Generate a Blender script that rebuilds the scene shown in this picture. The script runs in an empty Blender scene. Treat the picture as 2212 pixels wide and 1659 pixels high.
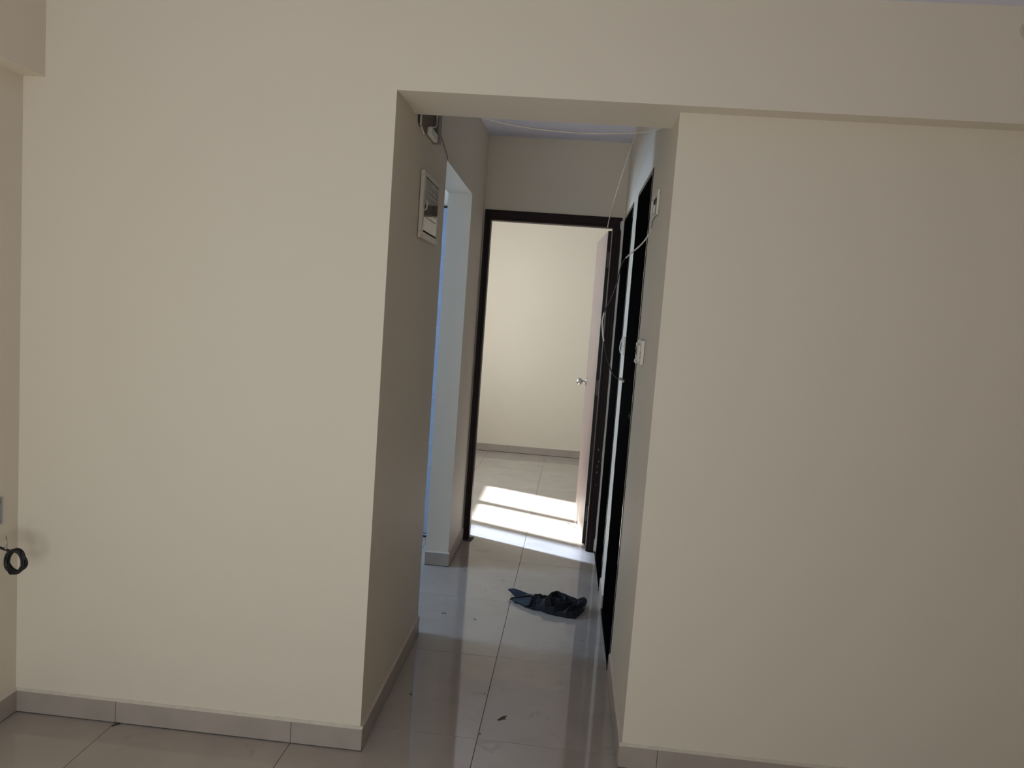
import bpy, bmesh, math, random
from mathutils import Vector, Matrix
random.seed(4)

# ------------------------------------------------------------------ camera, world, lights, exposure
SC = bpy.context.scene
COL = SC.collection
cam = bpy.data.cameras.new('camera')
cam.sensor_width = 36.0
cam.lens = 36.0 * 1629.85 / 2212.0
cam.clip_start = 0.02
cam_o = bpy.data.objects.new('camera', cam)
COL.objects.link(cam_o)
YAW, PITCH, ROLL = -0.0691, 0.0948, -0.0741
cy, sy, cp, sp = math.cos(YAW), math.sin(YAW), math.cos(PITCH), math.sin(PITCH)
fwd = Vector((sy * cp, cy * cp, -sp))
rgt = Vector((cy, -sy, 0))
dwn = fwd.cross(rgt)
c_, s_ = math.cos(ROLL), math.sin(ROLL)
r2 = c_ * rgt + s_ * dwn
d2 = -s_ * rgt + c_ * dwn
m3 = Matrix((r2, -d2, -fwd)).transposed()
cam_o.matrix_world = Matrix.Translation((0, -2.2172, 1.4028)) @ m3.to_4x4()
SC.camera = cam_o

world = bpy.data.worlds.new('sky')
world.use_nodes = True
bg = world.node_tree.nodes['Background']
bg.inputs['Color'].default_value = (0.62, 0.76, 1.0, 1)
bg.inputs['Strength'].default_value = 0.6
SC.world = world

SC.view_settings.view_transform = 'Standard'
SC.view_settings.look = 'None'
SC.view_settings.gamma = 1.0
SC.view_settings.use_curve_mapping = False
SC.view_settings.exposure = 0.06
SC.cycles.max_bounces = 12
SC.cycles.diffuse_bounces = 8
SC.cycles.glossy_bounces = 6
SC.cycles.caustics_reflective = False
SC.cycles.caustics_refractive = False

SUN_H = Vector((0.913, -0.408))
SUN_EL = math.radians(38.4)
sun = bpy.data.lights.new('sun', 'SUN')
sun.energy = 44.0
sun.angle = math.radians(2.2)
sun.color = (0.97, 0.985, 1.0)
sun_o = bpy.data.objects.new('sun', sun)
COL.objects.link(sun_o)
v = Vector((SUN_H.x * math.cos(SUN_EL), SUN_H.y * math.cos(SUN_EL), -math.sin(SUN_EL)))
sun_o.rotation_euler = v.to_track_quat('-Z', 'Y').to_euler()
sun_o.location = (-6, 6, 6)


def area(name, loc, direction, sx, sz, power, color):
    """daylight standing in a window opening"""
    l = bpy.data.lights.new(name, 'AREA')
    l.shape = 'RECTANGLE'
    l.size, l.size_y = sx, sz
    l.energy = power
    l.color = color
    o = bpy.data.objects.new(name, l)
    o.location = loc
    o.rotation_euler = Vector(direction).to_track_quat('-Z', 'Y').to_euler()
    COL.objects.link(o)


area('daylight_balcony', (-0.74, -2.90, 0.60), (0, 1, 0.50), 1.35, 1.1, 21.5, (0.935, 1.0, 0.985))
area('daylight_bedroom', (-1.72, 3.5, 1.43), (1, 0, 0), 1.45, 1.0, 54, (0.92, 0.985, 1.0))
area('daylight_side_room', (-3.5, 1.2, 1.45), (1, 0, 0), 0.5, 0.9, 84, (0.46, 0.66, 1.0))

# ------------------------------------------------------------------ measures
XL, X1, X1A, X1B, X1C, X2 = -1.6864, -0.5488, -0.5463, -0.5543, -0.5477, 0.2723
S, T, ZL, ZB = 0.0725, 0.2627, 2.0161, 0.0723
Y2, ZO, Y3, PW = 0.889, 1.9961, 1.7529, 0.1252
YE, YE2, ZC, YB = 2.2664, 2.37, 2.4162, 5.2522
ZM = 2.323
XR, YK = 2.6, -2.8
XBL, XBR = -1.6, 1.5
XK = -3.4


# ------------------------------------------------------------------ materials
def mat(name):
    m = bpy.data.materials.new(name)
    m.use_nodes = True
    nt = m.node_tree
    return m, nt, nt.nodes['Principled BSDF']


def simple(name, col, rough=0.5, metal=0.0, spec=0.5, noise=None, bump=None):
    """noise=(scale, amount); bump=(scale, strength, distance)"""
    m, nt, b = mat(name)
    b.inputs['Base Color'].default_value = (*col, 1)
    b.inputs['Roughness'].default_value = rough
    b.inputs['Metallic'].default_value = metal
    b.inputs['Specular IOR Level'].default_value = spec
    tc = nt.nodes.new('ShaderNodeTexCoord')
    if noise:
        n = nt.nodes.new('ShaderNodeTexNoise')
        n.inputs['Scale'].default_value = noise[0]
        n.inputs['Detail'].default_value = 4
        nt.links.new(tc.outputs['Object'], n.inputs['Vector'])
        r = nt.nodes.new('ShaderNodeMapRange')
        r.inputs['From Min'].default_value = 0.25
        r.inputs['From Max'].default_value = 0.75
        r.inputs['To Min'].default_value = 1 - noise[1]
        r.inputs['To Max'].default_value = 1 + noise[1]
        nt.links.new(n.outputs['Fac'], r.inputs['Value'])
        mx = nt.nodes.new('ShaderNodeVectorMath')
        mx.operation = 'SCALE'
        mx.inputs[0].default_value = col
        nt.links.new(r.outputs['Result'], mx.inputs['Scale'])
        nt.links.new(mx.outputs['Vector'], b.inputs['Base Color'])
    if bump:
        n2 = nt.nodes.new('ShaderNodeTexNoise')
        n2.inputs['Scale'].default_value = bump[0]
        n2.inputs['Detail'].default_value = 3
        nt.links.new(tc.outputs['Object'], n2.inputs['Vector'])
        bp = nt.nodes.new('ShaderNodeBump')
        bp.inputs['Strength'].default_value = bump[1]
        bp.inputs['Distance'].default_value = bump[2]
        nt.links.new(n2.outputs['Fac'], bp.inputs['Height'])
        nt.links.new(bp.outputs['Normal'], b.inputs['Normal'])
    return m


def tile_material():
    m, nt, b = mat('vitrified_tile')
    L = nt.links
    tc = nt.nodes.new('ShaderNodeTexCoord')
    oi = nt.nodes.new('ShaderNodeObjectInfo')
    off = nt.nodes.new('ShaderNodeVectorMath')
    off.operation = 'MULTIPLY_ADD'
    L.new(oi.outputs['Random'], off.inputs[0])
    off.inputs[1].default_value = (37, 19, 0)
    L.new(tc.outputs['Object'], off.inputs[2])
    n = nt.nodes.new('ShaderNodeTexNoise')
    n.inputs['Scale'].default_value = 3.2
    n.inputs['Detail'].default_value = 5
    n.inputs['Distortion'].default_value = 0.8
    L.new(off.outputs['Vector'], n.inputs['Vector'])
    cr = nt.nodes.new('ShaderNodeValToRGB')
    cr.color_ramp.elements[0].position = 0.3
    cr.color_ramp.elements[0].color = (0.385, 0.34, 0.30, 1)
    cr.color_ramp.elements[1].position = 0.7
    cr.color_ramp.elements[1].color = (0.45, 0.40, 0.352, 1)
    L.new(n.outputs['Fac'], cr.inputs['Fac'])
    # dusty footmarks and smears left by the builders
    n2 = nt.nodes.new('ShaderNodeTexNoise')
    n2.inputs['Scale'].default_value = 9.0
    n2.inputs['Detail'].default_value = 6
    n2.inputs['Roughness'].default_value = 0.62
    n2.inputs['Distortion'].default_value = 1.2
    L.new(off.outputs['Vector'], n2.inputs['Vector'])
    r2_ = nt.nodes.new('ShaderNodeMapRange')
    r2_.inputs['From Min'].default_value = 0.61
    r2_.inputs['From Max'].default_value = 0.70
    r2_.inputs['To Min'].default_value = 0.0
    r2_.inputs['To Max'].default_value = 0.30
    L.new(n2.outputs['Fac'], r2_.inputs['Value'])
    mx = nt.nodes.new('ShaderNodeMix')
    mx.data_type = 'RGBA'
    L.new(r2_.outputs['Result'], mx.inputs['Factor'])
    L.new(cr.outputs['Color'], mx.inputs['A'])
    mx.inputs['B'].default_value = (0.20, 0.18, 0.16, 1)
    L.new(mx.outputs['Result'], b.inputs['Base Color'])
    ro = nt.nodes.new('ShaderNodeMapRange')
    ro.inputs['To Min'].default_value = 0.05
    ro.inputs['To Max'].default_value = 0.5
    L.new(r2_.outputs['Result'], ro.inputs['Value'])
    L.new(ro.outputs['Result'], b.inputs['Roughness'])
    b.inputs['Specular IOR Level'].default_value = 0.55
    return m


def wood_material(name, dark, light, rough, spec=0.5):
    m, nt, b = mat(name)
    L = nt.links
    tc = nt.nodes.new('ShaderNodeTexCoord')
    mp = nt.nodes.new('ShaderNodeMapping')
    mp.inputs['Scale'].default_value = (60, 60, 1.2)
    L.new(tc.outputs['Object'], mp.inputs['Vector'])
    n = nt.nodes.new('ShaderNodeTexNoise')
    n.inputs['Scale'].default_value = 1.0
    n.inputs['Detail'].default_value = 5
    L.new(mp.outputs['Vector'], n.inputs['Vector'])
    cr = nt.nodes.new('ShaderNodeValToRGB')
    cr.color_ramp.elements[0].position = 0.32
    cr.color_ramp.elements[0].color = (*dark, 1)
    cr.color_ramp.elements[1].position = 0.7
    cr.color_ramp.elements[1].color = (*light, 1)
    L.new(n.outputs['Fac'], cr.inputs['Fac'])
    L.new(cr.outputs['Color'], b.inputs['Base Color'])
    b.inputs['Roughness'].default_value = rough
    b.inputs['Specular IOR Level'].default_value = spec
    return m


def cloth_material(name, col, weave=900):
    m, nt, b = mat(name)
    L = nt.links
    tc = nt.nodes.new('ShaderNodeTexCoord')
    n = nt.nodes.new('ShaderNodeTexNoise')
    n.inputs['Scale'].default_value = 26
    n.inputs['Detail'].default_value = 6
    L.new(tc.outputs['Object'], n.inputs['Vector'])
    cr = nt.nodes.new('ShaderNodeValToRGB')
    cr.color_ramp.elements[0].position = 0.3
    cr.color_ramp.elements[0].color = (col[0] * .65, col[1] * .65, col[2] * .65, 1)
    cr.color_ramp.elements[1].position = 0.75
    cr.color_ramp.elements[1].color = (col[0] * 1.4, col[1] * 1.4, col[2] * 1.4, 1)
    L.new(n.outputs['Fac'], cr.inputs['Fac'])
    L.new(cr.outputs['Color'], b.inputs['Base Color'])
    w = nt.nodes.new('ShaderNodeTexNoise')
    w.inputs['Scale'].default_value = weave
    L.new(tc.outputs['Object'], w.inputs['Vector'])
    bp = nt.nodes.new('ShaderNodeBump')
    bp.inputs['Strength'].default_value = 0.25
    bp.inputs['Distance'].default_value = 0.001
    L.new(w.outputs['Fac'], bp.inputs['Height'])
    L.new(bp.outputs['Normal'], b.inputs['Normal'])
    b.inputs['Roughness'].default_value = 0.75
    b.inputs['Sheen Weight'].default_value = 0.2
    b.inputs['Sheen Roughness'].default_value = 0.4
    b.inputs['Specular IOR Level'].default_value = 0.25
    return m


M = {}
M['paint'] = simple('cream_emulsion', (0.73, 0.656, 0.54), 0.62, noise=(1.7, 0.012), bump=(260, 0.06, 0.002))
M['ceiling'] = simple('white_ceiling_paint', (0.72, 0.72, 0.84), 0.7, noise=(2.0, 0.01))
M['tile'] = tile_material()
M['grout'] = simple('grey_grout', (0.13, 0.12, 0.11), 0.9)
M['skirting'] = simple('skirting_tile', (0.385, 0.33, 0.285), 0.42, noise=(9, 0.09))
M['filler'] = simple('cream_filler', (0.60, 0.535, 0.45), 0.8, noise=(40, 0.1), bump=(60, 0.3, 0.002))
M['mortar'] = simple('dark_mortar', (0.09, 0.08, 0.072), 0.95, noise=(60, 0.3))
M['white_patch'] = simple('white_wall_putty', (0.72, 0.70, 0.67), 0.8, bump=(120, 0.3, 0.001))
M['frame_wood'] = wood_material('dark_brown_frame', (0.016, 0.0065, 0.006), (0.030, 0.012, 0.011), 0.45, 0.22)
M['leaf_lam'] = wood_material('brown_laminate', (0.25, 0.182, 0.16), (0.40, 0.30, 0.265), 0.42)
M['leaf_edge'] = simple('dark_leaf_edge', (0.02, 0.01, 0.009), 0.5)
M['steel'] = simple('satin_steel', (0.55, 0.54, 0.52), 0.22, metal=1.0)
M['hinge'] = simple('dull_hinge_steel', (0.16, 0.13, 0.125), 0.45, metal=0.6)
M['black'] = simple('black_screw', (0.006, 0.006, 0.006), 0.5)
M['granite'] = simple('black_granite', (0.004, 0.004, 0.005), 0.16, spec=0.35, noise=(300, 0.5))
M['dark_leaf'] = simple('dark_room_leaf', (0.006, 0.006, 0.007), 0.5, spec=0.2)
M['switch'] = simple('white_switch_plastic', (0.72, 0.69, 0.62), 0.35)
M['switch_grey'] = simple('grey_socket_box', (0.30, 0.28, 0.27), 0.5)
M['box_brown'] = simple('dark_brown_recess', (0.19, 0.155, 0.12), 0.8)
M['gi'] = simple('grey_metal_box', (0.36, 0.36, 0.37), 0.55, metal=0.2, noise=(40, 0.1))
M['db_gloss'] = simple('glossy_grey_door', (0.24, 0.21, 0.18), 0.03, spec=0.8)
M['db_white'] = simple('ivory_box_frame', (0.62, 0.57, 0.49), 0.35)
M['cable_white'] = simple('ivory_cable', (0.66, 0.60, 0.52), 0.5)
M['cable_grey'] = simple('dusty_grey_cable', (0.20, 0.18, 0.155), 0.6)
M['cable_brown'] = simple('dusty_brown_cable', (0.34, 0.27, 0.22), 0.6)
M['cable_black'] = simple('black_cable', (0.012, 0.012, 0.013), 0.45)
M['tape'] = simple('silver_tape', (0.42, 0.38, 0.33), 0.4, noise=(200, 0.4))
M['pvc'] = simple('pale_blue_door_board', (0.33, 0.40, 0.55), 0.3)
M['pvc_rib'] = simple('pale_blue_door_rib', (0.40, 0.47, 0.61), 0.3)
M['cloth'] = cloth_material('charcoal_cloth', (0.0085, 0.009, 0.0105))
M['cloth_blue'] = cloth_material('slate_blue_lining', (0.030, 0.037, 0.052))
M['cloth_black'] = cloth_material('black_waistband', (0.006, 0.006, 0.007))
M['print_white'] = simple('white_print', (0.5, 0.5, 0.5), 0.7)
M['scrap'] = simple('brown_dirt_flake', (0.075, 0.06, 0.05), 0.9)
M['alu'] = simple('window_aluminium', (0.6, 0.6, 0.6), 0.4, metal=0.3)
M['concrete'] = simple('exterior_plaster', (0.5, 0.48, 0.45), 0.9, noise=(3, 0.08))


def glass_material(name, tint, haze):
    m = bpy.data.materials.new(name)
    m.use_nodes = True
    nt = m.node_tree
    out = nt.nodes['Material Output']
    nt.nodes.remove(nt.nodes['Principled BSDF'])
    tr = nt.nodes.new('ShaderNodeBsdfTransparent')
    tr.inputs['Color'].default_value = (*tint, 1)
    df = nt.nodes.new('ShaderNodeBsdfTranslucent')
    df.inputs['Color'].default_value = (*tint, 1)
    gl = nt.nodes.new('ShaderNodeBsdfGlossy')
    gl.inputs['Roughness'].default_value = 0.02
    mx = nt.nodes.new('ShaderNodeMixShader')
    mx.inputs[0].default_value = haze
    nt.links.new(tr.outputs[0], mx.inputs[1])
    nt.links.new(df.outputs[0], mx.inputs[2])
    m2 = nt.nodes.new('ShaderNodeMixShader')
    m2.inputs[0].default_value = 0.05
    nt.links.new(mx.outputs[0], m2.inputs[1])
    nt.links.new(gl.outputs[0], m2.inputs[2])
    nt.links.new(m2.outputs[0], out.inputs['Surface'])
    return m


M['glass'] = glass_material('clear_pane', (0.93, 0.95, 0.95), 0.0)
M['frost'] = glass_material('tinted_pane', (0.56, 0.63, 0.74), 0.1)  # unseen tinted pane, added to dim the third stripe of sun


# ------------------------------------------------------------------ mesh helpers
class MB:
    def __init__(self):
        self.bm = bmesh.new()

    def box(self, x0, x1, y0, y1, z0, z1):
        b = self.bm
        vs = [b.verts.new((x, y, z)) for z in (z0, z1) for y in (y0, y1) for x in (x0, x1)]
        for f in ((0, 2, 3, 1), (4, 5, 7, 6), (0, 1, 5, 4), (2, 6, 7, 3), (0, 4, 6, 2), (1, 3, 7, 5)):
            b.faces.new([vs[i] for i in f])
        return self

    def prism(self, pts, z0, z1):
        """pts counter-clockwise in plan"""
        b = self.bm
        lo = [b.verts.new((x, y, z0)) for x, y in pts]
        hi = [b.verts.new((x, y, z1)) for x, y in pts]
        b.faces.new(lo[::-1])
        b.faces.new(hi)
        n = len(pts)
        for i in range(n):
            j = (i + 1) % n
            b.faces.new((lo[i], lo[j], hi[j], hi[i]))
        return self

    def plate(self, pts, nrm, thick):
        """flat polygon in 3D pulled out along nrm"""
        b = self.bm
        nrm = Vector(nrm)
        lo = [b.verts.new(Vector(p)) for p in pts]
        hi = [b.verts.new(Vector(p) + nrm * thick) for p in pts]
        b.faces.new(lo[::-1])
        b.faces.new(hi)
        n = len(pts)
        for i in range(n):
            j = (i + 1) % n
            b.faces.new((lo[i], lo[j], hi[j], hi[i]))
        return self

    def tube(self, pts, r, n=8, steps=5, closed=False):
        P = spline(pts, steps, closed)
        rr = r if callable(r) else (lambda t: r)
        rings = []
        up = None
        cnt = len(P)
        for i, p in enumerate(P):
            if closed:
                tg = (P[(i + 1) % cnt] - P[i - 1]).normalized()
            else:
                tg = (P[min(i + 1, cnt - 1)] - P[max(i - 1, 0)]).normalized()
            if up is None:
                up = Vector((0, 0, 1)) if abs(tg.z) < 0.9 else Vector((1, 0, 0))
            a = (up - tg * up.dot(tg)).normalized()
            up = a
            c = tg.cross(a)
            rad = rr(i / max(1, cnt - 1))
            rings.append([self.bm.verts.new(p + (a * math.cos(2 * math.pi * k / n) + c * math.sin(2 * math.pi * k / n)) * rad)
                          for k in range(n)])
        m = len(rings)
        for i in range(m if closed else m - 1):
            A, B = rings[i], rings[(i + 1) % m]
            for k in range(n):
                f = self.bm.faces.new((A[k], A[(k + 1) % n], B[(k + 1) % n], B[k]))
                f.smooth = True
        if not closed:
            self.bm.faces.new(rings[0][::-1])
            self.bm.faces.new(rings[-1])
        return self

    def lathe(self, prof, axis_o, axis_d, n=24):
        """prof = [(distance along the axis, radius)]"""
        d = Vector(axis_d).normalized()
        a = d.orthogonal().normalized()
        c = d.cross(a)
        o = Vector(axis_o)
        rings = []
        for h, r in prof:
            rings.append([self.bm.verts.new(o + d * h + (a * math.cos(2 * math.pi * k / n) + c * math.sin(2 * math.pi * k / n)) * max(r, 1e-5))
                          for k in range(n)])
        for A, B in zip(rings, rings[1:]):
            for k in range(n):
                f = self.bm.faces.new((A[k], A[(k + 1) % n], B[(k + 1) % n], B[k]))
                f.smooth = True
        self.bm.faces.new(rings[0][::-1])
        self.bm.faces.new(rings[-1])
        return self

    def mesh(self, name, m):
        bmesh.ops.recalc_face_normals(self.bm, faces=self.bm.faces)
        me = bpy.data.meshes.new(name)
        self.bm.to_mesh(me)
        self.bm.free()
        me.materials.append(M[m])
        return me

    def build(self, name, m, parent=None, bevel=0.0, smooth=False):
        me = self.mesh(name, m)
        o = bpy.data.objects.new(name, me)
        COL.objects.link(o)
        if smooth:
            for p in me.polygons:
                p.use_smooth = True
        if parent:
            o.parent = parent
            o.matrix_parent_inverse = world_of(parent).inverted()
        if bevel:
            bv = o.modifiers.new('bevel', 'BEVEL')
            bv.width = bevel
            bv.segments = 2
            bv.limit_method = 'ANGLE'
        return o


def world_of(o):
    own = Matrix.Translation(o.location)
    return world_of(o.parent) @ o.matrix_parent_inverse @ own if o.parent else own


def spline(pts, steps, closed=False):
    P = [Vector(p) for p in pts]
    if len(P) < 3 or steps <= 1:
        return P
    out = []
    n = len(P)
    for i in range(n if closed else n - 1):
        if closed:
            p0, p1, p2, p3 = P[i - 1], P[i], P[(i + 1) % n], P[(i + 2) % n]
        else:
            p0, p1, p2, p3 = P[max(i - 1, 0)], P[i], P[i + 1], P[min(i + 2, n - 1)]
        for k in range(steps):
            t = k / steps
            out.append(0.5 * ((2 * p1) + (p2 - p0) * t + (2 * p0 - 5 * p1 + 4 * p2 - p3) * t * t + (3 * p1 - p0 - 3 * p2 + p3) * t ** 3))
    if not closed:
        out.append(P[-1])
    return out


def tag(o, label, cat=None, kind=None, group=None):
    o['label'] = label
    if cat:
        o['category'] = cat
    if kind:
        o['kind'] = kind
    if group:
        o['group'] = group
    return o


def empty(name, loc, label, cat=None, kind=None, group=None):
    o = bpy.data.objects.new(name, None)
    o.location = loc
    o.empty_display_size = 0.05
    COL.objects.link(o)
    return tag(o, label, cat, kind, group)


def struct(o, label, cat):
    return tag(o, label, cat, 'structure')


# ------------------------------------------------------------------ floor
fl = MB()
fl.box(XL - 0.3, XR + 0.3, -1.8, Y2, -0.12, -0.006)
fl.box(XK - 0.3, 1.9, Y2, YB + 0.3, -0.12, -0.006)
floor = struct(fl.build('floor', 'grout'), 'large beige vitrified floor tiles with thin dark joints through rooms and passage', 'floor')
MB().box(XL - 0.3, XR + 0.3, -4.6, -1.8, -0.12, 0.0).build('screed', 'tile', floor)
TS, TX, GX, GY = 0.6, 0.577, 0.0022, 0.0014
ANG = -math.atan(0.0124)
ca, sa = math.cos(ANG), math.sin(ANG)
ox, oy = -0.1908, 0.1356
tile_me = MB().box(-TX / 2 + GX / 2, TX / 2 - GX / 2, -TS / 2 + GY / 2, TS / 2 - GY / 2, -0.0055, 0.0).mesh('floor_tile', 'tile')
for i in range(-6, 6):
    for j in range(-4, 9):
        lx, ly = (i + 0.5) * TX, (j + 0.5) * TS
        wx, wy = ox + lx * ca - ly * sa, oy + lx * sa + ly * ca
        if wy < -1.5 or wy > YB + 0.25:
            continue
        if wy > 0.3 and not -2.3 < wx < 1.3:
            continue
        if wy <= 0.3 and not -2.0 < wx < 2.8:
            continue
        if 2.8 < wy and not -1.9 < wx < 1.4:
            continue
        if 0.35 < wy < 0.8 and (wx < -1.0 or wx > 0.7):
            continue
        o = bpy.data.objects.new('floor_tile', tile_me)
        o.location = (wx, wy, 0)
        o.rotation_euler = (0, 0, ANG)
        COL.objects.link(o)
        o.parent = floor

# ------------------------------------------------------------------ ceilings
struct(MB().box(XL - 0.2, XR + 0.2, YK - 0.2, 0.0, ZM, ZM + 0.15).build('ceiling', 'ceiling'),
       'white ceiling over the front room, glimpsed above the beam', 'ceiling')
struct(MB().box(XK - 0.1, 1.9, T, YE2, ZC, ZC + 0.15).box(XBL - 0.06, 1.9, YE2, YB + 0.12, ZC, ZC + 0.15).build('ceiling_passage', 'ceiling'),
       'bluish white ceiling over the passage', 'ceiling')

# ------------------------------------------------------------------ walls
w = MB()
w.prism([(XL - 0.2, 0), (X1, 0), (X1A, Y2), (XL - 0.2, Y2)], 0, ZM + 0.14)
w.box(X1, XR, 0, T, ZL, ZM + 0.14)
struct(w.build('wall_front', 'paint'), 'cream wall left of the passage with the beam across its top', 'wall')
struct(MB().box(X2, XR, S, T, 0, ZL).build('wall_front_right', 'paint'),
       'cream wall right of the passage, set back under the beam', 'wall')
struct(MB().box(X1A - 0.003, XR, T, T + 0.02, ZL + 0.3, ZC + 0.02).build('wall_over_beam', 'paint'),
       'cream wall band over the back of the beam', 'wall')
struct(MB().box(XL - 0.15, XL, YK - 0.15, 0, 0, ZM).build('wall_left', 'paint'),
       'cream side wall at the left edge of the picture', 'wall')
struct(MB().box(XL, -1.6175, YK, 0, 1.998, ZM).build('trim_1', 'paint'),
       'cream boxed beam along the top of the left side wall', 'beam')
struct(MB().box(XR, XR + 0.15, YK - 0.15, T, 0, ZM).build('wall_right', 'paint'), 'cream right hand wall of the front room', 'wall')
w = MB()
w.box(XL, -1.5, YK - 0.12, YK, 0, ZM)
w.box(0.1, XR, YK - 0.12, YK, 0, ZM)
w.box(-1.5, 0.1, YK - 0.12, YK, 1.95, ZM)
struct(w.build('wall_rear', 'paint'), 'cream wall behind the camera with the balcony opening', 'wall')

# right hand passage wall with two openings
D2A, D2B, D3A, D3B, DZ = 0.722, 1.345, 1.6, 2.225, 1.985
XW = 0.42
w = MB()
w.box(X2, XW, T, D2A, 0, ZC)
w.box(X2, XW, D2B, D3A, 0, ZC)
w.box(X2, XW, D3B, YE2, 0, ZC)
w.box(X2, XW, D2A, D2B, DZ, ZC)
w.box(X2, XW, D3A, D3B, DZ, ZC)
struct(w.build('wall_passage_right', 'paint'), 'cream right wall of the passage between the two black doorways', 'wall')
struct(MB().box(XW + 0.9, XW + 1.0, T, YE2, 0, ZC).build('wall_washroom', 'paint'), 'back wall of the dark washrooms', 'wall')

# left: lintel over the side opening and the pier beyond it
w = MB()
w.prism([(X1A - PW, Y2), (X1A, Y2), (X1B, Y3), (X1B - PW, Y3)], ZO, ZC)
w.prism([(X1B - PW, Y3), (X1B, Y3), (X1C, YE), (X1C - PW, YE)], 0, ZC)
struct(w.build('wall_passage_left', 'paint'), 'cream pier and lintel around the side opening left of the passage', 'wall')

# end wall with the bedroom door opening
FX0, FX1, FZ = -0.5415, 0.262, 1.991
w = MB()
w.box(-1.75, FX0, YE, YE2, 0, ZC)
w.box(FX1, XBR, YE, YE2, 0, ZC)
w.box(FX0, FX1, YE, YE2, FZ, ZC)
struct(w.build('wall_passage_end', 'paint'), 'cream wall over the brown door at the end of the passage', 'wall')

# side room shell
w = MB()
w.box(XK, XL - 0.2, Y2 - 0.1, Y2, 0, ZC)
struct(w.build('wall_side_room_near', 'paint'), 'near wall of the side room', 'wall')
struct(MB().box(XK, -1.75, YE, YE2, 0, ZC).build('wall_side_room_far', 'paint'), 'far wall of the side room', 'wall')
w = MB()
w.box(XK - 0.1, XK, Y2 - 0.1, 0.95, 0, ZC)
w.box(XK - 0.1, XK, 1.45, YE2, 0, ZC)
w.box(XK - 0.1, XK, 0.95, 1.45, 0, 1.0)
w.box(XK - 0.1, XK, 0.95, 1.45, 1.9, ZC)
struct(w.build('wall_side_room_left', 'paint'), 'window wall of the side room', 'wall')

# bedroom shell
WY0, WY1, WZ0, WZ1 = 2.72, 4.24, 0.9, 1.95
w = MB()
w.box(XBL - 0.06, XBL, YE2, WY0, 0, ZC)
w.box(XBL - 0.06, XBL, WY1, YB, 0, ZC)
w.box(XBL - 0.06, XBL, WY0, WY1, 0, WZ0)
w.box(XBL - 0.06, XBL, WY0, WY1, WZ1, ZC)
struct(w.build('wall_bedroom_left', 'paint'), 'window wall of the bedroom', 'wall')
struct(MB().box(XBL - 0.06, XBR + 0.1, YB, YB + 0.12, 0, ZC).build('wall_bedroom_back', 'paint'),
       'bright cream wall seen through the open door', 'wall')
struct(MB().box(XBR, XBR + 0.1, YE, YB, 0, ZC).build('wall_bedroom_right', 'paint'), 'wall behind the opened bedroom door', 'wall')
struct(MB().box(XBL - 0.457, XBL - 0.06, 2.3, 5.2, 1.96, 2.04).build('trim_2', 'concrete'),  # added out of view, its reach sets where the sun patch ends
       'unseen concrete sunshade added over the bedroom window to cut off the sun patch', 'sunshade')
struct(MB().box(-4.5, -4.35, -1.0, 2.3, -0.1, 4.2).build('wall_sun_blocker', 'concrete'),  # added out of view to keep direct sun out of the side room
       'unseen plastered wall added outside the side room to block the sun', 'wall')

# ------------------------------------------------------------------ windows (out of frame, they let the daylight in)


def window_x(name, label, x0, x1, y0, y1, z0, z1, mull, panes):
    root = empty(name, (x0, y0, z0), label, 'window', 'structure')
    f = MB()
    f.box(x0, x1, y0, y1, z0, z0 + 0.03).box(x0, x1, y0, y1, z1 - 0.03, z1)
    f.box(x0, x1, y0, y0 + 0.03, z0 + 0.03, z1 - 0.03).box(x0, x1, y1 - 0.03, y1, z0 + 0.03, z1 - 0.03)
    f.build('window_frame', 'alu', root)
    for a, b in mull:
        MB().box(x0 + 0.002, x1 - 0.002, a, b, z0 + 0.03, z1 - 0.03).build('mullion', 'alu', root)
    xm = (x0 + x1) / 2
    for a, b, m in panes:
        MB().box(xm - 0.002, xm + 0.002, a, b, z0 + 0.03, z1 - 0.03).build('pane', m, root)


window_x('window_1', 'three panel aluminium window of the bedroom', XBL - 0.045, XBL - 0.005, WY0, WY1, WZ0, WZ1,
         [(3.10, 3.20), (3.63, 3.73)], [(WY0 + 0.03, 3.10, 'frost'), (3.20, 3.63, 'glass'), (3.73, WY1 - 0.03, 'glass')])
window_x('window_2', 'small aluminium window of the side room', XK - 0.07, XK - 0.03, 0.95, 1.45, 1.0, 1.9,
         [(1.185, 1.215)], [(0.98, 1.185, 'glass'), (1.215, 1.42, 'glass')])
root = empty('window_3', (-1.5, YK, 0), 'balcony opening behind the camera with an aluminium frame', 'window', 'structure')
f = MB()
f.box(-1.5, -1.46, YK - 0.08, YK - 0.03, 0, 1.95).box(0.06, 0.1, YK - 0.08, YK - 0.03, 0, 1.95)
f.box(-1.46, 0.06, YK - 0.08, YK - 0.03, 1.91, 1.95)
f.build('window_frame', 'alu', root)
MB().box(-0.72, -0.68, YK - 0.07, YK - 0.04, 0, 1.91).build('mullion', 'alu', root)

# ------------------------------------------------------------------ skirting


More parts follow.
